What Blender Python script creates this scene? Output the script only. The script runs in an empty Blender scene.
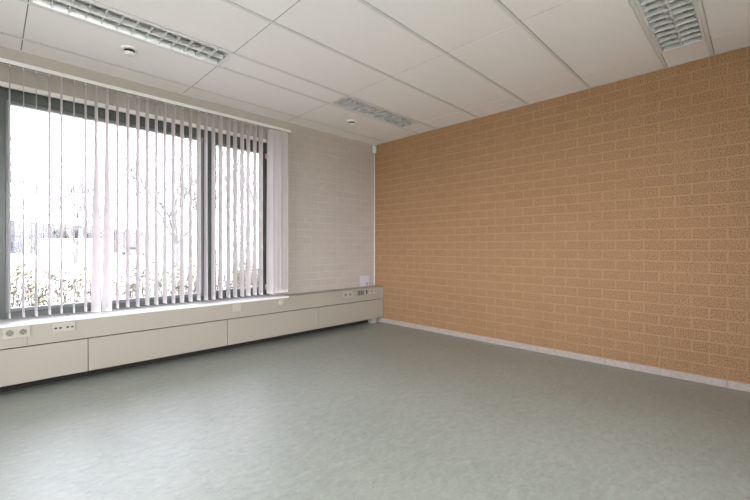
import bpy, bmesh, math, random
from mathutils import Vector, Matrix
random.seed(7)
SC = bpy.context.scene
COL = SC.collection
H = 2.65                       # clear height of the room
CAM = Vector((-4.114, -4.121, 1.104))
YAW = math.radians(44.96)

# ------------------------------------------------------------------ materials
def nt(name):
    m = bpy.data.materials.new(name); m.use_nodes = True
    n = m.node_tree; b = n.nodes['Principled BSDF']
    return m, n, b
def L(n, a, b): n.links.new(a, b)
def simple(name, col, rough=.5, metal=0., spec=.5, noise=0., nscale=20.):
    m, n, b = nt(name)
    b.inputs['Base Color'].default_value = (*col, 1)
    b.inputs['Roughness'].default_value = rough
    b.inputs['Metallic'].default_value = metal
    b.inputs['Specular IOR Level'].default_value = spec
    if noise:
        tc = n.nodes.new('ShaderNodeTexCoord'); t = n.nodes.new('ShaderNodeTexNoise')
        t.inputs['Scale'].default_value = nscale; t.inputs['Detail'].default_value = 4
        L(n, tc.outputs['Object'], t.inputs['Vector'])
        r = n.nodes.new('ShaderNodeValToRGB')
        r.color_ramp.elements[0].position = .3; r.color_ramp.elements[1].position = .7
        r.color_ramp.elements[0].color = (*[c*(1-noise) for c in col], 1)
        r.color_ramp.elements[1].color = (*[min(1, c*(1+noise)) for c in col], 1)
        L(n, t.outputs['Fac'], r.inputs['Fac']); L(n, r.outputs['Color'], b.inputs['Base Color'])
    return m
def mathn(n, op, a, b=None):
    k = n.nodes.new('ShaderNodeMath'); k.operation = op
    for i, v in enumerate((a, b)):
        if v is None: continue
        if isinstance(v, (int, float)): k.inputs[i].default_value = v
        else: L(n, v, k.inputs[i])
    return k.outputs[0]
def brickmat(name, axis, bcol, mcol, off_u, off_z, bw, bh, grain, bump, mortar=.006, gscale=170., fade=.5):
    """painted rough brick: axis = world axis that runs along the wall"""
    m, n, b = nt(name)
    tc = n.nodes.new('ShaderNodeTexCoord'); sp = n.nodes.new('ShaderNodeSeparateXYZ')
    L(n, tc.outputs['Object'], sp.inputs[0])
    u = mathn(n, 'ADD', sp.outputs[axis], off_u); v = mathn(n, 'ADD', sp.outputs['Z'], off_z)
    # hand laid: wavering joints
    wn = n.nodes.new('ShaderNodeTexNoise'); wn.inputs['Scale'].default_value = 9
    L(n, tc.outputs['Object'], wn.inputs['Vector'])
    v = mathn(n, 'ADD', v, mathn(n, 'MULTIPLY', mathn(n, 'SUBTRACT', wn.outputs['Fac'], .5), .006))
    cb = n.nodes.new('ShaderNodeCombineXYZ'); L(n, u, cb.inputs[0]); L(n, v, cb.inputs[1])
    br = n.nodes.new('ShaderNodeTexBrick')
    br.offset = .5; br.squash = 1
    for k, val in (('Scale', 1.), ('Mortar Size', mortar), ('Mortar Smooth', .35), ('Bias', 0.), ('Brick Width', bw), ('Row Height', bh)):
        br.inputs[k].default_value = val
    br.inputs['Color1'].default_value = (.35, .35, .35, 1); br.inputs['Color2'].default_value = (.65, .65, .65, 1)
    L(n, cb.outputs[0], br.inputs['Vector'])
    g = n.nodes.new('ShaderNodeTexNoise'); g.inputs['Scale'].default_value = gscale; g.inputs['Detail'].default_value = 3
    g.inputs['Roughness'].default_value = .7
    L(n, tc.outputs['Object'], g.inputs['Vector'])
    big = n.nodes.new('ShaderNodeTexNoise'); big.inputs['Scale'].default_value = 5; big.inputs['Detail'].default_value = 3
    L(n, tc.outputs['Object'], big.inputs['Vector'])
    # pits: dark specks where the grain is low
    r = n.nodes.new('ShaderNodeValToRGB')
    r.color_ramp.elements[0].position = .36; r.color_ramp.elements[1].position = .56
    r.color_ramp.elements[0].color = (*[c*(1-grain) for c in bcol], 1)
    r.color_ramp.elements[1].color = (*bcol, 1)
    L(n, g.outputs['Fac'], r.inputs['Fac'])
    # brick to brick variation
    sepc = n.nodes.new('ShaderNodeSeparateColor'); L(n, br.outputs['Color'], sepc.inputs[0])
    var = mathn(n, 'ADD', mathn(n, 'MULTIPLY', mathn(n, 'SUBTRACT', sepc.outputs[0], .5), .12), 1.)
    var = mathn(n, 'MULTIPLY', var, mathn(n, 'ADD', mathn(n, 'MULTIPLY', big.outputs['Fac'], .16), .92))
    hv = n.nodes.new('ShaderNodeVectorMath'); hv.operation = 'SCALE'
    L(n, r.outputs['Color'], hv.inputs[0]); L(n, var, hv.inputs['Scale'])
    # joints partly slurried over with paint: joint strength varies
    jn = n.nodes.new('ShaderNodeTexNoise'); jn.inputs['Scale'].default_value = 3.5; jn.inputs['Detail'].default_value = 2
    L(n, tc.outputs['Object'], jn.inputs['Vector'])
    js = n.nodes.new('ShaderNodeMapRange'); L(n, jn.outputs['Fac'], js.inputs[0])
    js.inputs[1].default_value = .35; js.inputs[2].default_value = .65; js.inputs[3].default_value = fade; js.inputs[4].default_value = 1.
    mixf = mathn(n, 'MULTIPLY', br.outputs['Fac'], js.outputs[0])
    mx = n.nodes.new('ShaderNodeMix'); mx.data_type = 'RGBA'
    L(n, mixf, mx.inputs['Factor']); L(n, hv.outputs[0], mx.inputs['A']); mx.inputs['B'].default_value = (*mcol, 1)
    L(n, mx.outputs['Result'], b.inputs['Base Color'])
    b.inputs['Roughness'].default_value = .75; b.inputs['Specular IOR Level'].default_value = .25
    inv = mathn(n, 'SUBTRACT', 1., br.outputs['Fac'])
    hgt = mathn(n, 'ADD', mathn(n, 'MULTIPLY', inv, 1.), mathn(n, 'MULTIPLY', mathn(n, 'MULTIPLY', g.outputs['Fac'], inv), 1.1))
    bp = n.nodes.new('ShaderNodeBump'); bp.inputs['Strength'].default_value = bump; bp.inputs['Distance'].default_value = .003
    L(n, hgt, bp.inputs['Height']); L(n, bp.outputs[0], b.inputs['Normal'])
    return m

M = {}
M['brick_tan'] = brickmat('tan_painted_brick', 'Y', (.425, .25, .132), (.415, .25, .137), 3.725, -1.451+.0925*30, .2195, .0925, .62, .6, mortar=.0066, gscale=120., fade=.75)
M['brick_white'] = brickmat('white_painted_brick', 'X', (.45, .405, .36), (.50, .455, .41), 1.261, -.966+.0925*30, .216, .0925, .10, .35, gscale=90.)
M['plaster'] = simple('white_plaster', (.68, .65, .61), .8, noise=.02, nscale=30)
M['lintel'] = simple('beige_lintel_paint', (.44, .405, .36), .7, noise=.02, nscale=12)
M['soffit'] = simple('white_recess_paint', (.86, .84, .80), .7)
M['sill'] = simple('white_sill_laminate', (.86, .85, .85), .3)
M['tile'] = simple('ceiling_tile', (.93, .89, .88), .9, spec=.2, noise=.012, nscale=160)
M['bar'] = simple('ceiling_bar_paint', (.76, .75, .73), .55)
M['joint_shade'] = simple('joint_shade', (.18, .18, .172), .9)
M['cream'] = simple('cream_painted_steel', (.355, .323, .268), .42, noise=.012, nscale=3)
M['socket'] = simple('cream_plastic', (.43, .40, .34), .35)
M['socket_dark'] = simple('socket_recess', (.22, .20, .17), .5)
M['black'] = simple('black_plastic', (.02, .02, .02), .4)
M['gap'] = simple('dark_joint', (.03, .026, .02), .8)
M['plinth'] = simple('shade_dark_brown_plinth', (.022, .017, .012), .85, noise=.35, nscale=35)  # brown taken near black to paint in the shade under the casing
M['white_plastic'] = simple('white_plastic', (.78, .77, .74), .4)
M['lilac_plate'] = simple('white_cover_plate_paint', (.54, .52, .56), .35)
M['grey_plastic'] = simple('grey_plastic', (.33, .33, .31), .45)
M['frame'] = simple('dark_grey_frame', (.092, .106, .094), .36)
M['bead'] = simple('grey_glazing_bead', (.20, .21, .21), .35)
M['gasket'] = simple('light_gasket', (.55, .56, .55), .5)
M['steel'] = simple('satin_aluminium', (.72, .73, .74), .25, metal=.9)
M['terrazzo'] = simple('grey_pink_stone_skirting', (.43, .368, .335), .45, noise=.14, nscale=45)
M['rail'] = simple('white_headrail', (.74, .73, .70), .35)
M['louvre'] = simple('aluminium_louvre', (.70, .71, .71), .42, metal=.5)
M['blade'] = simple('dull_aluminium_blade', (.62, .62, .62), .45, metal=.15)
M['tray'] = simple('white_enamel_tray', (.80, .80, .79), .4)
M['tube'] = simple('fluorescent_tube_glass', (.88, .88, .87), .15)
M['bark'] = simple('grey_brown_bark', (.18, .17, .158), .9, noise=.2, nscale=6)
M['palebark'] = simple('pale_birch_bark', (.27, .265, .25), .9, noise=.15, nscale=6)
M['leaf_y'] = simple('yellow_green_leaf', (.26, .235, .13), .7, noise=.3, nscale=3)
M['leaf_b'] = simple('brownish_leaf', (.24, .19, .13), .7, noise=.3, nscale=3)
M['shrub'] = simple('bare_brown_shrub', (.05, .04, .041), .9, noise=.4, nscale=2)
M['grass'] = simple('lightened_grass', (.50, .475, .42), .95, noise=.15, nscale=.5)  # lightened beyond real grass so the ground bounces daylight onto the ceiling
M['wall_grey'] = simple('grey_cladding', (.10, .104, .112), .7)
M['roof_grey'] = simple('grey_roof', (.108, .107, .11), .7)
M['win_dark'] = simple('dark_window_glass', (.045, .05, .058), .4)
M['wall_white'] = simple('white_render_wall', (.5, .5, .5), .8)
M['wall_tan'] = simple('tan_brick_wall', (.17, .155, .145), .85)
M['car'] = simple('pale_car_paint', (.2, .22, .24), .3)

def floor_mat():
    m, n, b = nt('marbled_green_linoleum')
    tc = n.nodes.new('ShaderNodeTexCoord')
    mp = n.nodes.new('ShaderNodeMapping'); mp.inputs['Rotation'].default_value = (0, 0, math.radians(12)); mp.inputs['Scale'].default_value = (1, 1.9, 1)
    L(n, tc.outputs['Object'], mp.inputs[0])
    a = n.nodes.new('ShaderNodeTexNoise'); a.inputs['Scale'].default_value = 15; a.inputs['Detail'].default_value = 9; a.inputs['Roughness'].default_value = .68; a.inputs['Distortion'].default_value = .9
    L(n, mp.outputs[0], a.inputs['Vector'])
    c = n.nodes.new('ShaderNodeTexNoise'); c.inputs['Scale'].default_value = 1.3; c.inputs['Detail'].default_value = 4
    L(n, tc.outputs['Object'], c.inputs['Vector'])
    f = mathn(n, 'ADD', mathn(n, 'MULTIPLY', a.outputs['Fac'], .75), mathn(n, 'MULTIPLY', c.outputs['Fac'], .25))
    r = n.nodes.new('ShaderNodeValToRGB'); e = r.color_ramp.elements
    e[0].position = .36; e[0].color = (.222, .240, .210, 1)
    e[1].position = .64; e[1].color = (.308, .328, .295, 1)
    k = e.new(.5); k.color = (.262, .282, .247, 1)
    L(n, f, r.inputs['Fac'])
    # small darker flakes
    fl = n.nodes.new('ShaderNodeTexNoise'); fl.inputs['Scale'].default_value = 42; fl.inputs['Detail'].default_value = 5; fl.inputs['Distortion'].default_value = 1.2
    L(n, mp.outputs[0], fl.inputs['Vector'])
    fr = n.nodes.new('ShaderNodeMapRange'); L(n, fl.outputs['Fac'], fr.inputs[0])
    fr.inputs[1].default_value = .60; fr.inputs[2].default_value = .70; fr.inputs[3].default_value = 0; fr.inputs[4].default_value = .55
    mx = n.nodes.new('ShaderNodeMix'); mx.data_type = 'RGBA'; L(n, fr.outputs[0], mx.inputs['Factor'])
    L(n, r.outputs['Color'], mx.inputs['A']); mx.inputs['B'].default_value = (.14, .155, .13, 1)
    L(n, mx.outputs['Result'], b.inputs['Base Color'])
    rr = n.nodes.new('ShaderNodeMapRange'); L(n, f, rr.inputs[0])
    rr.inputs[1].default_value = .3; rr.inputs[2].default_value = .7; rr.inputs[3].default_value = .41; rr.inputs[4].default_value = .43
    L(n, rr.outputs[0], b.inputs['Roughness'])
    b.inputs['Specular IOR Level'].default_value = .95
    bp = n.nodes.new('ShaderNodeBump'); bp.inputs['Strength'].default_value = .05; bp.inputs['Distance'].default_value = .001
    L(n, a.outputs['Fac'], bp.inputs['Height']); L(n, bp.outputs[0], b.inputs['Normal'])
    return m
M['floor'] = floor_mat()

def glass_mat(name, tint):
    m = bpy.data.materials.new(name); m.use_nodes = True; n = m.node_tree; n.nodes.clear()
    o = n.nodes.new('ShaderNodeOutputMaterial'); t = n.nodes.new('ShaderNodeBsdfTransparent'); g = n.nodes.new('ShaderNodeBsdfGlossy')
    t.inputs[0].default_value = (*tint, 1); g.inputs['Roughness'].default_value = .02
    fr = n.nodes.new('ShaderNodeFresnel'); fr.inputs[0].default_value = 1.35
    mx = n.nodes.new('ShaderNodeMixShader'); L(n, fr.outputs[0], mx.inputs[0]); L(n, t.outputs[0], mx.inputs[1]); L(n, g.outputs[0], mx.inputs[2])
    L(n, mx.outputs[0], o.inputs[0]); return m
M['glass'] = glass_mat('dimming_tint_glass', (.67, .665, .69))  # tint made up to dim the bright view outside
M['clear_glass'] = glass_mat('clear_window_glass', (.98, .985, .98))
def vane_mat():
    m = bpy.data.materials.new('white_pink_blind_fabric'); m.use_nodes = True; n = m.node_tree; n.nodes.clear()
    o = n.nodes.new('ShaderNodeOutputMaterial'); d = n.nodes.new('ShaderNodeBsdfDiffuse'); t = n.nodes.new('ShaderNodeBsdfTranslucent')
    tc = n.nodes.new('ShaderNodeTexCoord'); no = n.nodes.new('ShaderNodeTexNoise'); no.inputs['Scale'].default_value = 400
    L(n, tc.outputs['Object'], no.inputs['Vector'])
    r = n.nodes.new('ShaderNodeValToRGB'); r.color_ramp.elements[0].color = (.89, .86, .85, 1); r.color_ramp.elements[1].color = (.93, .905, .895, 1)
    L(n, no.outputs['Fac'], r.inputs[0]); L(n, r.outputs[0], d.inputs[0])
    t.inputs[0].default_value = (.50, .46, .475, 1)
    mx = n.nodes.new('ShaderNodeMixShader'); mx.inputs[0].default_value = .30
    L(n, d.outputs[0], mx.inputs[1]); L(n, t.outputs[0], mx.inputs[2]); L(n, mx.outputs[0], o.inputs[0]); return m
M['vane'] = vane_mat()

# ------------------------------------------------------------------ helpers
def box(bm, x0, x1, y0, y1, z0, z1, bev=0.):
    r = bmesh.ops.create_cube(bm, size=1)
    vs = r['verts']
    for v in vs:
        v.co = Vector(((x0+x1)/2+v.co.x*(x1-x0), (y0+y1)/2+v.co.y*(y1-y0), (z0+z1)/2+v.co.z*(z1-z0)))
    if bev:
        es = list({e for v in vs for e in v.link_edges})
        bmesh.ops.bevel(bm, geom=es, offset=bev, segments=2, affect='EDGES', profile=.5)
def prism(bm, prof, axis, a, b):
    """extrude a closed 2-D profile along axis ('x','y','z') from a to b"""
    def P(p, t):
        return {'x': (t, p[0], p[1]), 'y': (p[0], t, p[1]), 'z': (p[0], p[1], t)}[axis]
    A = [bm.verts.new(P(p, a)) for p in prof]; B = [bm.verts.new(P(p, b)) for p in prof]
    n = len(prof)
    for i in range(n): bm.faces.new((A[i], A[(i+1) % n], B[(i+1) % n], B[i]))
    bm.faces.new(A); bm.faces.new(list(reversed(B)))
def lathe(bm, prof, c, d='z', seg=32):
    """prof: list of (radius, height)"""
    rings = []
    for r, h in prof:
        ring = []
        for i in range(seg):
            a = 2*math.pi*i/seg
            q = (r*math.cos(a), r*math.sin(a), h)
            if d == 'y': q = (q[0], q[2], q[1])
            ring.append(bm.verts.new((c[0]+q[0], c[1]+q[1], c[2]+q[2])))
        rings.append(ring)
    for A, B in zip(rings, rings[1:]):
        for i in range(seg): bm.faces.new((A[i], A[(i+1) % seg], B[(i+1) % seg], B[i]))
    bm.faces.new(rings[0]); bm.faces.new(list(reversed(rings[-1])))
def frame_ring(bm, x0, x1, z0, z1, w, y0, y1, bev=0., w_top=None, w_bot=None, w_l=None, w_r=None):
    wt, wb, wl, wr = (w if q is None else q for q in (w_top, w_bot, w_l, w_r))
    box(bm, x0, x0+wl, y0, y1, z0, z1, bev); box(bm, x1-wr, x1, y0, y1, z0, z1, bev)
    box(bm, x0+wl, x1-wr, y0, y1, z1-wt, z1, bev); box(bm, x0+wl, x1-wr, y0, y1, z0, z0+wb, bev)
def obj(name, bm, mat, parent=None, smooth=False, loc=(0, 0, 0)):
    bmesh.ops.recalc_face_normals(bm, faces=bm.faces[:])
    me = bpy.data.meshes.new(name); bm.to_mesh(me); bm.free()
    o = bpy.data.objects.new(name, me); COL.objects.link(o)
    me.materials.append(mat if not isinstance(mat, str) else M[mat])
    if smooth:
        for p in me.polygons: p.use_smooth = True
    if parent: o.parent = parent
    o.location = loc
    return o
def thing(name, label, cat, loc=(0, 0, 0), group=None, kind=None):
    o = bpy.data.objects.new(name, None); COL.objects.link(o); o.location = loc; o.empty_display_size = .1
    if label: o['label'] = label
    if cat: o['category'] = cat
    if group: o['group'] = group
    if kind: o['kind'] = kind
    return o
def tag(o, label, cat, group=None, kind=None):
    o['label'] = label; o['category'] = cat
    if group: o['group'] = group
    if kind: o['kind'] = kind
    return o
def struct(name, bm, mat, label, cat, parent=None):
    o = obj(name, bm, mat, parent)
    if parent is None: o['kind'] = 'structure'; o['label'] = label; o['category'] = cat
    return o
def B(): return bmesh.new()

# ------------------------------------------------------------------ room shell
XL, YB = -6.9, -5.9
WX0, WX1, WZ0, WZ1 = -4.10, -1.70, .50, 2.38      # window opening
VX0, VX1 = -6.70, -4.30                            # second opening, out of view, added for daylight
bm = B(); box(bm, XL-.25, .25, YB-.25, .27, -.12, 0); struct('floor', bm, 'floor', 'marbled grey-green linoleum floor', 'floor')
bm = B(); box(bm, 0, .25, YB, .27, 0, 2.85); struct('wall_right', bm, 'brick_tan', 'tan painted brick wall', 'wall')
bm = B()
box(bm, XL, VX0, 0, .27, 0, 2.85); box(bm, VX1, WX0, 0, .27, 0, 2.85); box(bm, WX1, 0, 0, .27, 0, 2.85)
box(bm, VX0, VX1, 0, .27, 0, WZ0); box(bm, WX0, WX1, 0, .27, 0, WZ0)
box(bm, VX0, VX1, 0, .27, WZ1, 2.85); box(bm, WX0, WX1, 0, .27, WZ1, 2.85)
struct('wall_front', bm, 'brick_white', 'white painted brick wall around the window', 'wall')
# back wall and left wall (behind the camera), each with a wide unseen window added for daylight
LY0, LY1 = -4.9, -.9
bm = B()
box(bm, XL-.25, XL, YB, LY0, 0, 2.85); box(bm, XL-.25, XL, LY1, .27, 0, 2.85)
box(bm, XL-.25, XL, LY0, LY1, 0, .75); box(bm, XL-.25, XL, LY0, LY1, WZ1, 2.85)
struct('wall_left', bm, 'plaster', 'plain white wall left of the camera', 'wall')
BX0, BX1 = -5.8, -1.8
bm = B(); box(bm, XL-.25, BX0, YB-.25, YB, 0, 2.85); box(bm, BX1, .25, YB-.25, YB, 0, 2.85)
box(bm, BX0, BX1, YB-.25, YB, 0, .75); box(bm, BX0, BX1, YB-.25, YB, WZ1, 2.85)
struct('wall_back', bm, 'plaster', 'plain white wall behind the camera', 'wall')
bm = B(); box(bm, -6.8, -1.60, -.008, .010, WZ1-.035, WZ1+.002, .002); struct('trim_7', bm, 'soffit', 'narrow white lath added for the bright strip along the top of the window', 'trim')  # added lath stands in for the brightly lit recess soffit
bm = B(); box(bm, XL, -1.545, -.006, 0, WZ1+.0025, H+.01, .001); struct('trim_1', bm, 'lintel', 'smooth beige lintel panel above the window blind', 'trim')
bm = B(); box(bm, -.010, -.001, -.010, -.0005, .545, 2.515, .001); struct('trim_2', bm, 'white_plastic', 'thin white corner strip between white and tan brick', 'trim')

# skirting on the tan wall, in lengths with open joints
bm = B()
ys = [-.03, -1.975, -3.941, YB]
for a, b in zip(ys, ys[1:]): box(bm, -.013, 0, b+.0015, a-.0015, 0, .058, .0015)
struct('baseboard_right', bm, 'terrazzo', 'grey-pink stone skirting along the tan brick wall', 'baseboard')

# ceiling: tiles with shadow joints between exposed bars
GX = [0, -.341, -1.541, -2.741, -3.941, -5.141, -6.341, XL]
GY = [0, -.254, -.854, -1.154, -1.754, -2.354, -2.954, -3.554, -3.854, -4.454, -5.054, -5.654, YB]
LIGHTS = [(3, 2), (1, 2), (1, 7)]                  # (column, row) of the louvre lights
bm = B()
for i in range(len(GX)-1):
    for j in range(len(GY)-1):
        if (i, j) in LIGHTS: continue
        box(bm, GX[i+1]+.0031, GX[i]-.0031, GY[j+1]+.0145, GY[j]-.0145, H+.003, H+.02, .0015)
box(bm, XL, 0, YB, 0, 2.82, 2.86)
struct('ceiling', bm, 'tile', 'suspended ceiling of white mineral tiles', 'ceiling')
bm = B()
for y in GY[1:-1]:
    prism(bm, [(y-.012, H-.001), (y+.012, H-.001), (y+.012, H+.0015), (y+.002, H+.0015), (y+.002, H+.035), (y-.002, H+.035), (y-.002, H+.0015), (y-.012, H+.0015)], 'x', XL, 0)
struct('trim_3', bm, 'bar', 'long exposed white bars of the ceiling grid', 'trim')
bm = B()
box(bm, XL, 0, -.02, 0, H-.001, H+.0025, .0008); box(bm, -.02, 0, YB, -.02, H-.001, H+.0025, .0008)
struct('trim_4', bm, 'bar', 'thin white edge angle where the ceiling meets the walls', 'trim')
bm = B()
for i in range(1, len(GX)-1):
    g = GX[i]; ymax = -.0
    box(bm, g-.003, g+.003, YB, 0, H+.0062, H+.0195)
struct('trim_5', bm, 'joint_shade', 'dark strips in the tile joints in place of gap shade', 'trim')  # dark colour stands in for shade inside the open tile joints

bm = B()      # plastered lining of the window recess
for a, b in ((WX0, WX1), (VX0, VX1)):
    box(bm, a, b, .0105, .12, WZ1-.004, WZ1+.001); box(bm, a-.001, a+.004, .001, .12, WZ0+.03, WZ1-.004); box(bm, b-.004, b+.001, .001, .12, WZ0+.03, WZ1-.004)
struct('trim_6', bm, 'soffit', 'smooth white lining of the window recess', 'trim')

# ------------------------------------------------------------------ windows
def window(name, x0, x1, label, full=True):
    w = thing(name, label, 'window', (x0, .12, WZ0), kind='structure')
    o = Vector((x0, .12, WZ0)); W = x1-x0; Hh = WZ1-WZ0
    bm = B(); frame_ring(bm, 0, W, 0, Hh, .07, 0, .07, .003, w_top=.095, w_bot=.085, w_l=.075, w_r=.045)
    mx = W-.735                                      # mullion centre
    box(bm, mx-.045, mx+.045, 0, .07, .08, Hh-.09, .003)
    obj('window_frame', bm, 'frame', w)
    # fixed light: bead and gasket
    bm = B(); frame_ring(bm, .075, mx-.045, .085, Hh-.095, .028, .012, .06, .002); obj('glazing_bead', bm, 'bead', w)
    bm = B(); frame_ring(bm, .101, mx-.071, .111, Hh-.121, .005, .008, .05); obj('gasket', bm, 'gasket', w)
    bm = B(); box(bm, .10, mx-.07, .034, .040, .11, Hh-.12); obj('glass_pane', bm, 'glass', w)
    # opening casement, proud of the frame
    c0, c1 = mx+.02, W-.045
    bm = B(); frame_ring(bm, c0, c1, .07, Hh-.08, .052, -.018, .05, .004); cs = obj('casement', bm, 'frame', w)
    bm = B(); frame_ring(bm, c0+.052, c1-.052, .122, Hh-.132, .012, -.006, .045, .002); obj('glazing_bead', bm, 'bead', cs)
    bm = B(); box(bm, c0+.058, c1-.058, .018, .024, .128, Hh-.138); obj('glass_pane', bm, 'glass', cs)
    hz = 1.27-WZ0
    bm = B(); box(bm, c0+.012, c0+.036, -.026, -.018, hz-.05, hz+.05, .003)
    box(bm, c0+.018, c0+.030, -.055, -.024, hz+.012, hz+.028, .003)
    box(bm, c0+.016, c0+.034, -.064, -.050, hz-.085, hz+.032, .005)
    obj('handle', bm, 'steel', cs)
    for zc in (.13, Hh-.17):
        bm = B(); lathe(bm, [(.008, -.04), (.009, -.038), (.009, .038), (.008, .04)], (c1+.006, -.012, zc), 'z', 14)
        box(bm, c1-.02, c1+.006, -.022, -.016, zc-.03, zc+.03, .001)
        obj('hinge', bm, 'white_plastic', cs, smooth=False)
    # outside sill
    bm = B(); box(bm, -.02, W+.02, .07, .22, -.03, -.0, .003); obj('window_sill', bm, 'bead', w)
    return w
window('window_1', WX0, WX1, 'wide dark grey framed window with fixed pane and narrow casement')
window('added_window_2', VX0, VX1, 'dark grey framed window added left of the picture for daylight')  # unseen, put in to bring more daylight along the window wall
def ribbon_window(name, label, loc, rz, W3, n3):  # builds the unseen windows added to brighten the room
    w = thing(name, label, 'window', loc, kind='structure'); w.rotation_euler = (0, 0, rz)
    H3 = WZ1-.75; bm = B()
    frame_ring(bm, 0, W3, 0, H3, .07, -.035, .035, .002)
    for k in range(1, n3): box(bm, W3*k/n3-.035, W3*k/n3+.035, -.035, .035, .07, H3-.07, .002)
    obj('window_frame', bm, 'frame', w)
    for k in range(n3):
        bm = B(); box(bm, W3*k/n3+.03, W3*(k+1)/n3-.03, -.003, .003, .06, H3-.06); obj('glass_pane', bm, 'clear_glass', w)
ribbon_window('added_window_3', 'wide window added for daylight in the wall left of the camera', (XL-.1, LY0, .75), math.pi/2, LY1-LY0, 3)
ribbon_window('added_window_4', 'wide window added for daylight in the wall behind the camera', (BX0, YB-.1, .75), 0, BX1-BX0, 4)

# ------------------------------------------------------------------ casing under the window
CY = -.190; ZT = .5305; ZG = .354; ZB = .0824
cas = thing('radiator_casing', 'long low cream steel radiator casing under the window, with sockets', 'radiator cover', (-2.0, -.1, 0))
def cobj(name, bm, mat, parent=None, **k):
    o = obj(name, bm, mat, parent or cas, **k)
    if parent is None: o.location = (2.0, .1, 0)
    return o
bm = B()
prism(bm, [(0, ZT), (CY+.004, ZT), (CY, ZT-.004), (CY, ZT-.012), (CY+.004, ZT-.016), (0, ZT-.016)], 'x', -1.62, -.002)
cobj('top_board', bm, 'cream')
bm = B()
prof = [(0, ZT+.004), (CY-.002, ZT+.004), (CY-.006, ZT), (CY-.006, ZT-.012), (CY-.002, ZT-.016), (0, ZT-.016)]
prism(bm, prof, 'x', WX1, -1.621); prism(bm, prof, 'x', XL+.01, WX0)
prism(bm, [(.12, ZT+.004)]+prof[1:5]+[(.12, ZT-.016)], 'x', WX0, WX1)
cobj('sill_board', bm, 'sill')['label'] = 'glossy white sill board below the blind'
ux = [-.002, -3.912, -5.9, XL+.01]
for a, b in zip(ux, ux[1:]):
    bm = B(); box(bm, b+.0008, a-.0008, CY+.001, CY+.016, ZG+.004, ZT-.0165, .001); cobj('upper_panel', bm, 'cream')
px = [-.006, -1.178, -2.357, -3.538, -4.72, -5.9, XL+.01]
for a, b in zip(px, px[1:]):
    bm = B(); box(bm, b+.0025, a-.0025, CY+.001, CY+.019, ZB, ZG-.004, .0015); cobj('lower_panel', bm, 'cream')
bm = B(); box(bm, XL+.01, -.008, CY+.03, CY+.034, ZB+.01, ZT-.02); cobj('backing', bm, 'gap')
bm = B(); box(bm, XL+.01, -.002, -.035, 0, 0, ZB+.03, .002); cobj('plinth', bm, 'plinth')
bm = B(); box(bm, -.185, -.075, -.125, -.050, .0005, ZB+.002, .004); box(bm, -.18, -.08, -.128, -.123, .012, .062, .002)
cobj('support_foot', bm, 'socket')
def plate(name, x0, x1, z0, z1, th=.008, mat='socket', label=None, y=CY):
    bm = B(); box(bm, x0, x1, y-th, y+.002, z0, z1, .0025); o = cobj(name, bm, mat)
    if label: o['label'] = label
    return o
def schuko(par, x, z, y):
    bm = B(); lathe(bm, [(.026, .0), (.027, -.0035), (.0235, -.0045), (.0215, -.001), (.0205, 0), (.0205, .001)], (x, y, z), 'y', 28)
    cobj('socket_ring', bm, 'socket', par, smooth=False)
    bm = B(); lathe(bm, [(.0205, -.0008), (.0203, -.0014)], (x, y, z), 'y', 28)
    cobj('socket_cup', bm, 'socket_dark', par)
    bm = B()
    for s in (-1, 1): lathe(bm, [(.0032, -.001), (.0032, -.003)], (x+s*.0095, y, z), 'y', 10)
    box(bm, x-.003, x+.003, y-.004, y, z+.014, z+.0205); box(bm, x-.003, x+.003, y-.004, y, z-.0205, z-.014)
    cobj('contact', bm, 'black', par)
# double power socket, far left
s1 = plate('power_socket', -4.045, -3.897, .430, .513)
for x in (-4.010, -3.936): schuko(s1, x, .4715, CY-.008)
bm = B(); box(bm, -3.9345-.0375, -3.9345-.0365, CY-.0088, CY-.007, .436, .507); cobj('divider_line', bm, 'socket_dark', s1)
# double data outlet
d1 = plate('data_outlet', -3.765, -3.625, .433, .508)
for xc in (-3.732, -3.658):
    bm = B(); box(bm, xc-.029, xc+.029, CY-.0095, CY-.007, .444, .497, .002); cobj('outlet_cover', bm, 'socket', d1)
    for s in (-1, 1):
        bm = B(); box(bm, xc+s*.0145-.0085, xc+s*.0145+.0085, CY-.0105, CY-.009, .461, .474, .001); cobj('data_jack', bm, 'black', d1)
# little slot and screw in the front edge
bm = B(); box(bm, -3.934, -3.931, CY-.0005, CY+.0015, .517, .527)
cobj('slot', bm, 'black')
plate('blank_plate', -2.303, -2.213, .425, .508)
# corner valve knob
bm = B(); lathe(bm, [(.041, .0), (.041, -.014), (.036, -.02), (.030, -.021)], (-1.722, CY, .462), 'y', 8); kn = cobj('thermostat_housing', bm, 'socket')
bm = B(); lathe(bm, [(.022, -.019), (.021, -.036), (.018, -.039)], (-1.722, CY, .462), 'y', 20); cobj('knob', bm, 'socket', kn)
s2 = plate('power_socket', -.782, -.622, .432, .513)
for x in (-.741, -.664): schuko(s2, x, .4725, CY-.008)
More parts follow.
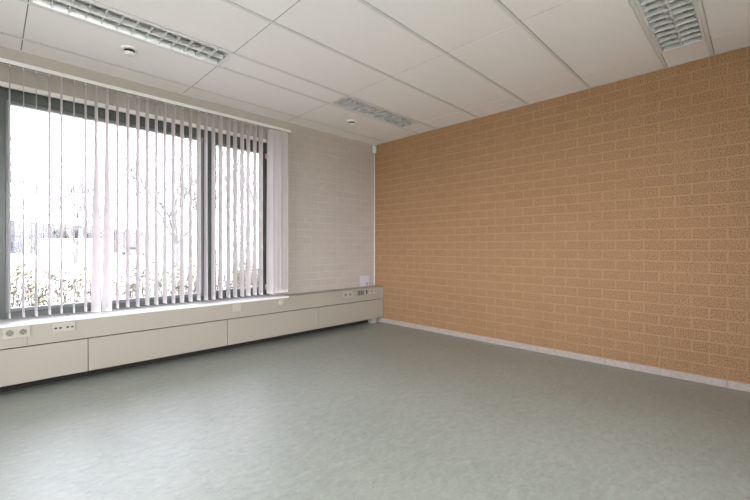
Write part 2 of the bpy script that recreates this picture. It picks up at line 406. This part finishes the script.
# controls at the right end
dp = plate('control_display', -.535, -.398, .432, .512, .006, 'grey_plastic', 'dark grey control panel')
bm = B(); box(bm, -.525, -.408, CY-.0075, CY-.0055, .441, .503, .001); cobj('screen', bm, 'black', dp)
for k in range(3):
    for q in range(2):
        bm = B(); box(bm, -.517+k*.036, -.493+k*.036, CY-.0095, CY-.007, .449+q*.028, .466+q*.028, .001); cobj('button', bm, 'grey_plastic', dp)
sw = plate('switch_plate', -.382, -.322, .445, .508, .006, 'socket')
for q in range(2):
    bm = B(); box(bm, -.368, -.336, CY-.009, CY-.005, .451+q*.028, .474+q*.028, .001); cobj('rocker', bm, 'black', sw)
for x in (-.268, -.178):
    t_ = plate('key_switch', x-.033, x+.033, .443, .508, .005, 'socket')
    bm = B(); lathe(bm, [(.017, -.004), (.017, -.010), (.013, -.013)], (x, CY, .475), 'y', 18); cobj('rotary_knob', bm, 'socket', t_)
    bm = B(); box(bm, x-.0035, x+.0035, CY-.0165, CY-.011, .464, .492); cobj('pointer', bm, 'black', t_)

# ------------------------------------------------------------------ vertical blind
bl = thing('vertical_blind', 'vertical blind of white vanes hanging across the window', 'blind', (-2.9, -.1, 2.52))
def bobj(name, bm, mat, parent=None, **k):
    o = obj(name, bm, mat, parent or bl, **k)
    if parent is None: o.location = (2.9, .1, -2.52)
    return o
bm = B()
prism(bm, [(-.125, 2.49), (-.125, 2.517), (-.121, 2.52), (-.079, 2.52), (-.075, 2.517), (-.075, 2.49), (-.092, 2.49), (-.092, 2.494), (-.108, 2.494), (-.108, 2.49)], 'x', -4.35, -1.545)
bobj('headrail', bm, 'rail')
bm = B(); box(bm, -4.345, -1.55, -.107, -.093, 2.4915, 2.4935); bobj('track_slot', bm, 'black')
for x in (-4.3, -3.2, -2.2, -1.62):
    bm = B(); box(bm, x-.012, x+.012, -.09, -.006, 2.52, 2.524); box(bm, x-.012, x+.012, -.010, -.0058, 2.50, 2.54); bobj('bracket', bm, 'rail')
def vane(x, ang_top, ang_bot, z0, twist_from=2.2, lean=0.):
    """a hanging strip of fabric; angles in degrees from square to the window"""
    bm = B(); N = 26; K = 6; Wd = .0445; top = 2.478
    rows = []
    for i in range(N+1):
        z = top+(z0-top)*i/N
        f = max(0., min(1., (twist_from-z)/(twist_from-z0)))
        a = math.radians(ang_top+(ang_bot-ang_top)*f*f*(3-2*f))
        r = []
        for k in range(K+1):
            s = (k/K*2-1); cur = .0035*(1-s*s)
            dx = math.sin(a)*s*Wd+math.cos(a)*cur; dy = -math.cos(a)*s*Wd+math.sin(a)*cur
            r.append(bm.verts.new((x+dx+lean*f, -.1+dy, z)))
        rows.append(r)
    for A, C in zip(rows, rows[1:]):
        for k in range(K): bm.faces.new((A[k], A[k+1], C[k+1], C[k]))
    bmesh.ops.solidify(bm, geom=bm.faces[:], thickness=.0007)
    o = bobj('vane', bm, 'vane', smooth=False)
    # weight in the hem
    a = math.radians(ang_bot); bm = B(); prof = []
    for k in range(12):
        q = 2*math.pi*k/12
        s = math.cos(q)*Wd*.98; t = math.sin(q)*.0045
        prof.append((x+lean+math.sin(a)*s+math.cos(a)*(t+.001), -.1-math.cos(a)*s+math.sin(a)*(t+.001)))
    prism(bm, prof, 'z', z0-.002, z0+.034); obj('hem_weight', bm, 'vane', o)
    # carrier hook
    bm = B(); box(bm, x-.004, x+.004, -.104, -.096, 2.474, 2.495, .001); obj('carrier', bm, 'white_plastic', o)
rv = random.Random(3)
xs = [-3.932+.0771*k for k in range(-5, 27)]
for k, x in enumerate(xs):
    if x < -4.05 and False: continue
    if abs(x+3.469) < .03 or abs(x+3.392) < .03:
        vane(x, 6, 44, .552, 2.25); continue
    vane(x+rv.uniform(-.004, .004), rv.uniform(-1, 5), rv.uniform(-2, 9), .570+rv.uniform(-.003, .003), 1.6)
for x, a, b in ((-1.815, 20, 34), (-1.765, 46, 50), (-1.715, 34, 38), (-1.665, 52, 46), (-1.618, 30, 34)):
    vane(x, a, b, .572, 2.3)

# ------------------------------------------------------------------ louvre lights
def louvre_light(i, j, label):
    x0, x1, y0, y1 = GX[i+1], GX[i], GY[j+1], GY[j]
    cx, cy = (x0+x1)/2, (y0+y1)/2
    t = thing('louvre_light', label, 'ceiling light', (cx, cy, H), group='louvre lights in the ceiling')
    hx, hy = .598, .137
    def o_(name, bm, mat, par=None, **k): return obj(name, bm, mat, par or t, **k)
    bm = B()    # tray: open box
    box(bm, -hx, hx, -hy, hy, .085, .09); box(bm, -hx, -hx+.004, -hy, hy, .004, .085); box(bm, hx-.004, hx, -hy, hy, .004, .085)
    box(bm, -hx, hx, -hy, -hy+.004, .004, .085); box(bm, -hx, hx, hy-.004, hy, .004, .085)
    o_('tray', bm, 'tray')
    bm = B(); box(bm, -hx, hx, -hy, -hy+.012, -.001, .004, .001); box(bm, -hx, hx, hy-.012, hy, -.001, .004, .001)
    box(bm, -hx, -hx+.016, -hy+.012, hy-.012, -.001, .004, .001); box(bm, hx-.016, hx, -hy+.012, hy-.012, -.001, .004, .001)
    o_('rim', bm, 'tray')
    ax = .582; ay = .125
    for s in (-1, 1):      # sloping side reflectors
        bm = B(); prism(bm, [(s*ay, .0), (s*(ay-.003), .0), (s*(ay-.018), .045), (s*(ay-.012), .045)], 'x', -ax, ax); o_('side_reflector', bm, 'louvre')
        bm = B(); lathe(bm, [(.004, -.565), (.013, -.564), (.013, .564), (.004, .565)], (0, 0, 0), 'z', 16)
        bmesh.ops.rotate(bm, verts=bm.verts, cent=(0, 0, 0), matrix=Matrix.Rotation(math.pi/2, 3, 'Y'))
        bmesh.ops.translate(bm, verts=bm.verts, vec=(0, s*.062, .064))
        o_('tube', bm, 'tube', smooth=True)
    bm = B(); prism(bm, [(-.0015, .0), (.0015, .0), (.010, .034), (-.010, .034)], 'x', -ax, ax); o_('spine', bm, 'blade')
    nc = 13
    for k in range(1, nc):
        xk = -ax+2*ax*k/nc
        for s in (-1, 1):
            bm = B(); S = 8
            # blade with a scooped lower edge, wedge shaped in section
            lo, hi = (.0, ay-.002)
            L0 = []
            for q in range(S+1):
                v = lo+(hi-lo)*q/S; c = (q/S*2-1)
                zb = .002+.003*(1-c*c)
                L0.append([bm.verts.new((xk+dx, s*v, z)) for dx, z in ((-.001, zb), (.001, zb), (.004, .032), (-.004, .032))])
            for A, C in zip(L0, L0[1:]):
                for e in range(4): bm.faces.new((A[e], A[(e+1) % 4], C[(e+1) % 4], C[e]))
            bm.faces.new(L0[0]); bm.faces.new(list(reversed(L0[-1])))
            o_('blade', bm, 'blade')
    return t
louvre_light(3, 2, 'long louvre ceiling light above the left of the window blind, cut by the picture top')
louvre_light(1, 2, 'small-looking far louvre ceiling light near the room corner')
louvre_light(1, 7, 'louvre ceiling light close to the tan brick wall at upper right')

# ------------------------------------------------------------------ small fittings
def smoke(x, y, label):
    t = thing('smoke_detector', label, 'smoke detector', (x, y, H), group='round detectors on the ceiling')
    bm = B(); lathe(bm, [(.058, .003), (.058, -.010), (.054, -.014)], (0, 0, 0)); obj('base', bm, 'white_plastic', t, smooth=False)
    bm = B(); lathe(bm, [(.036, -.012), (.036, -.034)], (0, 0, 0)); obj('vent_ring', bm, 'gap', t)
    bm = B(); lathe(bm, [(.040, -.032), (.043, -.034), (.041, -.041), (.032, -.047), (.015, -.049)], (0, 0, 0)); obj('cap', bm, 'white_plastic', t, smooth=False)
smoke(-3.345, -.655, 'round white smoke detector on the ceiling above the left of the window')
smoke(-.985, -.595, 'round white smoke detector beside the far louvre light near the corner')

t = thing('motion_detector', 'small white motion detector high in the corner beside the tan wall', 'motion detector', (-.045, 0, 2.57))
bm = B(); box(bm, -.043, .040, -.022, 0, -.060, .062, .004); obj('back_box', bm, 'grey_plastic', t)
bm = B(); box(bm, -.022, .036, -.052, -.020, -.050, .056, .008); c = obj('cover', bm, 'white_plastic', t)
bm = B(); box(bm, -.014, .028, -.055, -.050, -.036, -.004, .003); obj('lens', bm, 'tube', c)

t = thing('cover_plate', 'white blank cover plate on the white brick wall above the casing end', 'wall plate', (-.215, 0, .612))
bm = B(); box(bm, -.090, .090, -.010, 0, -.075, .078, .003); obj('plate', bm, 'lilac_plate', t)
bm = B(); box(bm, .028, .058, -.024, -.008, -.055, -.022, .003); obj('connector', bm, 'grey_plastic', t)
bm = B(); lathe(bm, [(.003, 0), (.003, -.045)], (.044, -.016, -.035), 'z', 8); obj('cable', bm, 'black', t)

# ------------------------------------------------------------------ outside
fw = Vector((math.cos(YAW), math.sin(YAW), 0)); rt = Vector((math.sin(YAW), -math.cos(YAW), 0))
GZ = -.25
def at(px, Z):                                    # ground point seen at picture column px, at depth Z
    p = CAM+fw*Z+rt*((px-375)/384.68*Z); return Vector((p.x, p.y, GZ))
def hgt(py, Z): return CAM.z+(247.66-py)/384.68*Z
bm = B(); box(bm, -260, 120, .30, 300, GZ-.2, GZ); box(bm, -260, XL-.30, -120, .30, GZ-.2, GZ); box(bm, XL-.30, 120, -120, YB-.30, GZ-.2, GZ)
g = obj('lawn', bm, 'grass'); g['kind'] = 'structure'; g['label'] = 'pale lawn outside the window, lightened to bounce daylight indoors'; g['category'] = 'ground'

def face_box(bm, px0, px1, Z, depth, z0, z1, over=0.):
    a, b = at(px0, Z), at(px1, Z); d = (b-a).normalized(); nrm = Vector((-d.y, d.x, 0))
    a = a-d*over; b = b+d*over
    f = [a-nrm*over, b-nrm*over, b+nrm*(depth+over), a+nrm*(depth+over)]
    lo = [bm.verts.new((p.x, p.y, z0)) for p in f]; hi = [bm.verts.new((p.x, p.y, z1)) for p in f]
    for i in range(4): bm.faces.new((lo[i], lo[(i+1) % 4], hi[(i+1) % 4], hi[i]))
    bm.faces.new(lo); bm.faces.new(list(reversed(hi)))
def building(px0, px1, Z, depth, ywall, yroof0, yroof1, wallm, roofm, wins, label, name='industrial_building'):
    t = thing(name, label, 'building')
    bm = B(); face_box(bm, px0, px1, Z, depth, GZ, hgt(ywall, Z)); obj('wall', bm, wallm, t)
    # mono-pitch roof falling to the right
    a, b = at(px0-1, Z), at(px1+.5, Z); d = (b-a).normalized(); n = Vector((-d.y, d.x, 0))
    bm = B(); zb = hgt(ywall, Z)
    f = [(a-n*.4, hgt(yroof0, Z)), (b-n*.4, hgt(yroof1, Z)), (b+n*depth, hgt(yroof1, Z)), (a+n*depth, hgt(yroof0, Z))]
    lo = [bm.verts.new((p.x, p.y, zb)) for p, _ in f]; hi = [bm.verts.new((p.x, p.y, z)) for p, z in f]
    for i in range(4): bm.faces.new((lo[i], lo[(i+1) % 4], hi[(i+1) % 4], hi[i]))
    bm.faces.new(lo); bm.faces.new(list(reversed(hi))); obj('roof', bm, roofm, t)
    for (q0, q1, y0, y1) in wins:
        bm = B(); face_box(bm, q0, q1, Z-.15, .3, hgt(y1, Z), hgt(y0, Z)); obj('window', bm, 'win_dark', t)
building(-30, 41, 92, 20, 235.5, 217, 223, 'wall_grey', 'roof_grey', [(15, 18, 242, 249), (21, 24, 242, 249), (32, 34.5, 242, 249), (9, 11.5, 242, 249)],
         'grey warehouse with small dark windows at far left of the window view')
building(43, 56, 122, 12, 230, 222.5, 228, 'roof_grey', 'roof_grey', [], 'plain grey shed adjoining the warehouse behind the white garden wall', 'shed')
building(113, 127, 112, 12, 233, 229, 229, 'wall_tan', 'wall_tan', [(116, 118, 236, 240)], 'low tan house right of the two twisted blind vanes', 'house')
building(146, 166, 80, 12, 236, 231, 233, 'wall_white', 'wall_white', [], 'pale low building behind the vanes near the bare tree', 'house')
bm = B(); face_box(bm, 41, 112, 84, .3, GZ, hgt(238.5, 84)); tag(obj('garden_wall', bm, 'wall_white'), 'long white garden wall outside, beyond the lawn', 'wall')
def car(px, Z, lab):
    t = thing('car', lab, 'car', at(px, Z)); s = Vector(rt)
    def pr(name, prof, w, mat):
        bm = B(); A = []; C_ = []
        for (u, z) in prof:
            A.append(bm.verts.new(s*u-fw*w+Vector((0, 0, z)))); C_.append(bm.verts.new(s*u+fw*w+Vector((0, 0, z))))
        n_ = len(prof)
        for i in range(n_): bm.faces.new((A[i], A[(i+1) % n_], C_[(i+1) % n_], C_[i]))
        bm.faces.new(A); bm.faces.new(list(reversed(C_))); obj(name, bm, mat, t)
    pr('body', [(-2.1, .3), (-2.1, .75), (-1.9, .85), (-1.2, .9), (-.7, 1.0), (1.6, 1.0), (2.1, .85), (2.15, .3)], .85, 'car')
    pr('cabin', [(-1.1, .95), (-.45, 1.42), (1.0, 1.42), (1.7, .98)], .75, 'win_dark')
    for u in (-1.35, 1.35):
        for v in (-.8, .8):
            bm = B(); lathe(bm, [(.32, -.1), (.32, .1)], (0, 0, 0), 'z', 18)
            R = Matrix.Rotation(YAW, 3, 'Z') @ Matrix.Rotation(math.pi/2, 3, 'Y')
            bmesh.ops.rotate(bm, verts=bm.verts, cent=(0, 0, 0), matrix=R); bmesh.ops.translate(bm, verts=bm.verts, vec=s*u+fw*v+Vector((0, 0, .32)))
            obj('wheel', bm, 'black', t)
car(134, 70, 'pale car parked outside in front of the low houses')

def tube(bm, a, b, ra, rb, seg=6):
    d = (b-a)
    if d.length < 1e-6: return
    q = d.normalized().to_track_quat('Z', 'Y'); A = []; C_ = []
    for i in range(seg):
        t_ = 2*math.pi*i/seg; v = Vector((math.cos(t_), math.sin(t_), 0))
        A.append(bm.verts.new(a+q @ (v*ra))); C_.append(bm.verts.new(b+q @ (v*rb)))
    for i in range(seg): bm.faces.new((A[i], A[(i+1) % seg], C_[(i+1) % seg], C_[i]))
def leaf(bm, p, s, rng):
    n = Vector((rng.uniform(-1, 1), rng.uniform(-1, 1), rng.uniform(-1, 1))).normalized(); u = n.orthogonal().normalized(); v = n.cross(u)
    q = [p+u*s, p+v*s*.5+n*s*.12, p-u*s, p-v*s*.5+n*s*.12]
    bm.faces.new([bm.verts.new(c) for c in q])
def tree(px, Z, height, trunk_r, seed, mat, label, leaves=0, leafmat='leaf_y', levels=6, spread=.62, clear=.24):
    rng = random.Random(seed); base = at(px, Z)
    t = thing('bare_tree', label, 'tree', base)
    tb, bb, lb = B(), B(), B(); tips = []
    def grow(p, d, ln, r, lv):
        n = 3; q = p; r = max(r, Z*(.0011 if lv > 2 else .0006))
        for i in range(n):
            d2 = (d+Vector((rng.uniform(-1, 1), rng.uniform(-1, 1), rng.uniform(-.6, .8)))*.13).normalized()
            e = q+d2*ln/n; ra = r*(1-.3*i/n); rb = r*(1-.3*(i+1)/n)
            tube(tb if lv == levels else bb, q, e, ra, rb); q = e; d = d2
            if lv < levels and lv > 0 and i < n-1:
                s = Vector((rng.uniform(-1, 1), rng.uniform(-1, 1), rng.uniform(-.2, .7))).normalized()
                grow(q, (d*.6+s*spread).normalized(), ln*.55, r*.42, lv-2 if lv > 2 else 0)
        if lv > 0:
            for k in range((4 if lv == levels else rng.choice((2, 2, 3)))):
                s = Vector((rng.uniform(-1, 1), rng.uniform(-1, 1), rng.uniform(-.1, .6))).normalized()
                grow(q, (d*.8+s*spread).normalized(), (height*.30 if lv == levels else ln*rng.uniform(.66, .84)), r*.62, lv-1)
        else: tips.append(q)
    grow(Vector((0, 0, -.05)), Vector((0, 0, 1)), height*clear, trunk_r, levels)
    obj('trunk', tb, mat, t); obj('branches', bb, mat, t)
    if leaves:
        for k in range(leaves):
            p = rng.choice(tips)+Vector((rng.gauss(0, .2), rng.gauss(0, .2), rng.gauss(0, .2))); leaf(lb, p, .06, rng)
        obj('leaves', lb, leafmat, t)
    else: lb.free()
tree(76, 33, 6.8, .16, 5, 'bark', 'bare tree with forked crown left of the twisted blind vanes', spread=.75)
tree(27, 30, 8.0, .15, 11, 'palebark', 'pale-trunked bare tree in front of the grey warehouse', spread=.6, levels=5, clear=.44)
tree(177, 27, 7.0, .14, 23, 'bark', 'bare tree with scattered yellow leaves left of the window mullion', leaves=160, spread=.6)
tree(146, 45, 6.5, .13, 31, 'palebark', 'thin pale bare tree far out between the houses', levels=4, spread=.7)
tree(252, 26, 8.0, .12, 43, 'palebark', 'tall bare tree behind the narrow casement pane', leaves=120, spread=.55)

def bush(name, px, Z, w, zlo, zhi, n, seed, leafmat, label, ls=.035, cat='bush', core='bark'):
    rng = random.Random(seed); base = at(px, Z); t = thing(name, label, cat, base)
    sb, lb = B(), B()
    for k in range(14):
        a = rng.uniform(0, 6.28); r = rng.uniform(0, w*.5)
        p = Vector((math.cos(a)*r*.3, math.sin(a)*r*.3, 0)); q = Vector((math.cos(a)*r, math.sin(a)*r, zlo-GZ+(zhi-zlo)*rng.uniform(.4, .9)))
        tube(sb, p, q, .02, .006, 5)
    for k in range(n):
        v = Vector((rng.gauss(0, 1), rng.gauss(0, 1), rng.gauss(0, 1))).normalized()*rng.random()**.4
        leaf(lb, Vector((v.x*w*.5, v.y*w*.5, (zlo+zhi)/2-GZ+v.z*(zhi-zlo)*.5)), ls*rng.uniform(.6, 1.3), rng)
    obj('stems', sb, core, t); obj('leaves', lb, leafmat, t)
bush('leafy_bush', 238, 14, 1.3, .6, 2.0, 420, 5, 'leaf_y', 'loose yellow-green bush seen through the narrow casement pane', .05)
for k, (px_, w_) in enumerate(((62, 4.4), (72, 4.4), (82, 3.6), (93, 4.2), (104, 4.0))):
    lab = ['dark shrub behind the white garden wall, nearest the warehouse', 'dark brown shrub behind the white garden wall, left of the forked tree',
           'dark brown shrub behind the white garden wall, right of the forked tree', 'dark shrub behind the garden wall and the left twisted vane',
           'dark shrub behind the garden wall, right of the twisted vanes'][k]
    bush('shrub', px_, 90+(k % 2)*6, w_, .5, hgt(228.5, 95), 900, 60+k, 'shrub', lab, .22, core='shrub')

# clipped hedge just outside, thin leaves on twigs
rng = random.Random(77)
t = thing('hedge', 'low thin hedge with yellow-brown leaves just outside the window', 'hedge', (-3.2, 2.1, GZ))
sb, la, lb = B(), B(), B()
for k in range(420):
    x = rng.uniform(-.95, 2.9); y = rng.uniform(-.22, .22); h = rng.uniform(.75, 1.06)
    p = Vector((x, y, 0)); q = p
    for s in range(4):
        e = q+Vector((rng.uniform(-.05, .05), rng.uniform(-.04, .04), h/4)); tube(sb, q, e, .004, .003, 4)
        if s > 0:
            f = e+Vector((rng.uniform(-.12, .12), rng.uniform(-.1, .1), rng.uniform(.02, .1))); tube(sb, e, f, .0025, .002, 4)
            for _ in range(3 if s > 1 else 2): leaf(la if rng.random() < .6 else lb, f+Vector((rng.gauss(0, .03), rng.gauss(0, .03), rng.gauss(0, .03))), rng.uniform(.020, .036), rng)
        q = e
obj('twigs', sb, 'bark', t); obj('yellow_leaves', la, 'leaf_y', t); obj('brown_leaves', lb, 'leaf_b', t)

# ------------------------------------------------------------------ light
wd = bpy.data.worlds.new('overcast_sky'); SC.world = wd; wd.use_nodes = True; n = wd.node_tree; n.nodes.clear()
o = n.nodes.new('ShaderNodeOutputWorld'); bg = n.nodes.new('ShaderNodeBackground')
tc = n.nodes.new('ShaderNodeTexCoord'); sp = n.nodes.new('ShaderNodeSeparateXYZ'); L(n, tc.outputs['Generated'], sp.inputs[0])
r = n.nodes.new('ShaderNodeValToRGB'); L(n, sp.outputs['Z'], r.inputs[0])
r.color_ramp.elements[0].position = 0; r.color_ramp.elements[0].color = (.95, .94, 1, 1)
r.color_ramp.elements[1].position = .8; r.color_ramp.elements[1].color = (.86, .93, 1, 1)
L(n, r.outputs[0], bg.inputs[0]); bg.inputs[1].default_value = 9.0; L(n, bg.outputs[0], o.inputs[0])
def portal(name, loc, rot, sx, sy):
    l = bpy.data.lights.new(name, 'AREA'); l.shape = 'RECTANGLE'; l.size = sx; l.size_y = sy; l.cycles.is_portal = True
    q = bpy.data.objects.new(name, l); q.location = loc; q.rotation_euler = rot; COL.objects.link(q)
portal('window_portal', (-2.9, .25, 1.44), (-math.pi/2, 0, 0), 2.4, 1.88)
portal('window_portal_left', (-5.5, .25, 1.44), (-math.pi/2, 0, 0), 2.4, 1.88)
portal('window_portal_side', (XL-.2, (LY0+LY1)/2, 1.56), (0, -math.pi/2, 0), 1.63, 4.0)

portal('window_portal_back', ((BX0+BX1)/2, YB-.2, 1.56), (math.pi/2, 0, 0), 4.0, 1.63)

# ------------------------------------------------------------------ camera
cd = bpy.data.cameras.new('camera'); co = bpy.data.objects.new('camera', cd); COL.objects.link(co)
cd.sensor_width = 36; cd.lens = 384.68/750*36; cd.shift_y = -2.34/750; cd.clip_end = 600; cd.clip_start = .05
co.location = CAM; co.rotation_euler = (math.pi/2, 0, YAW-math.pi/2); SC.camera = co
vs = SC.view_settings; vs.view_transform = 'Standard'; vs.look = 'None'; vs.gamma = 1; vs.use_curve_mapping = False; vs.exposure = .98
SC.cycles.use_denoising = True
SC.cycles.max_bounces = 14; SC.cycles.diffuse_bounces = 8; SC.cycles.transparent_max_bounces = 16
SC.cycles.caustics_reflective = False; SC.cycles.caustics_refractive = False
SC.cycles.sample_clamp_indirect = 12
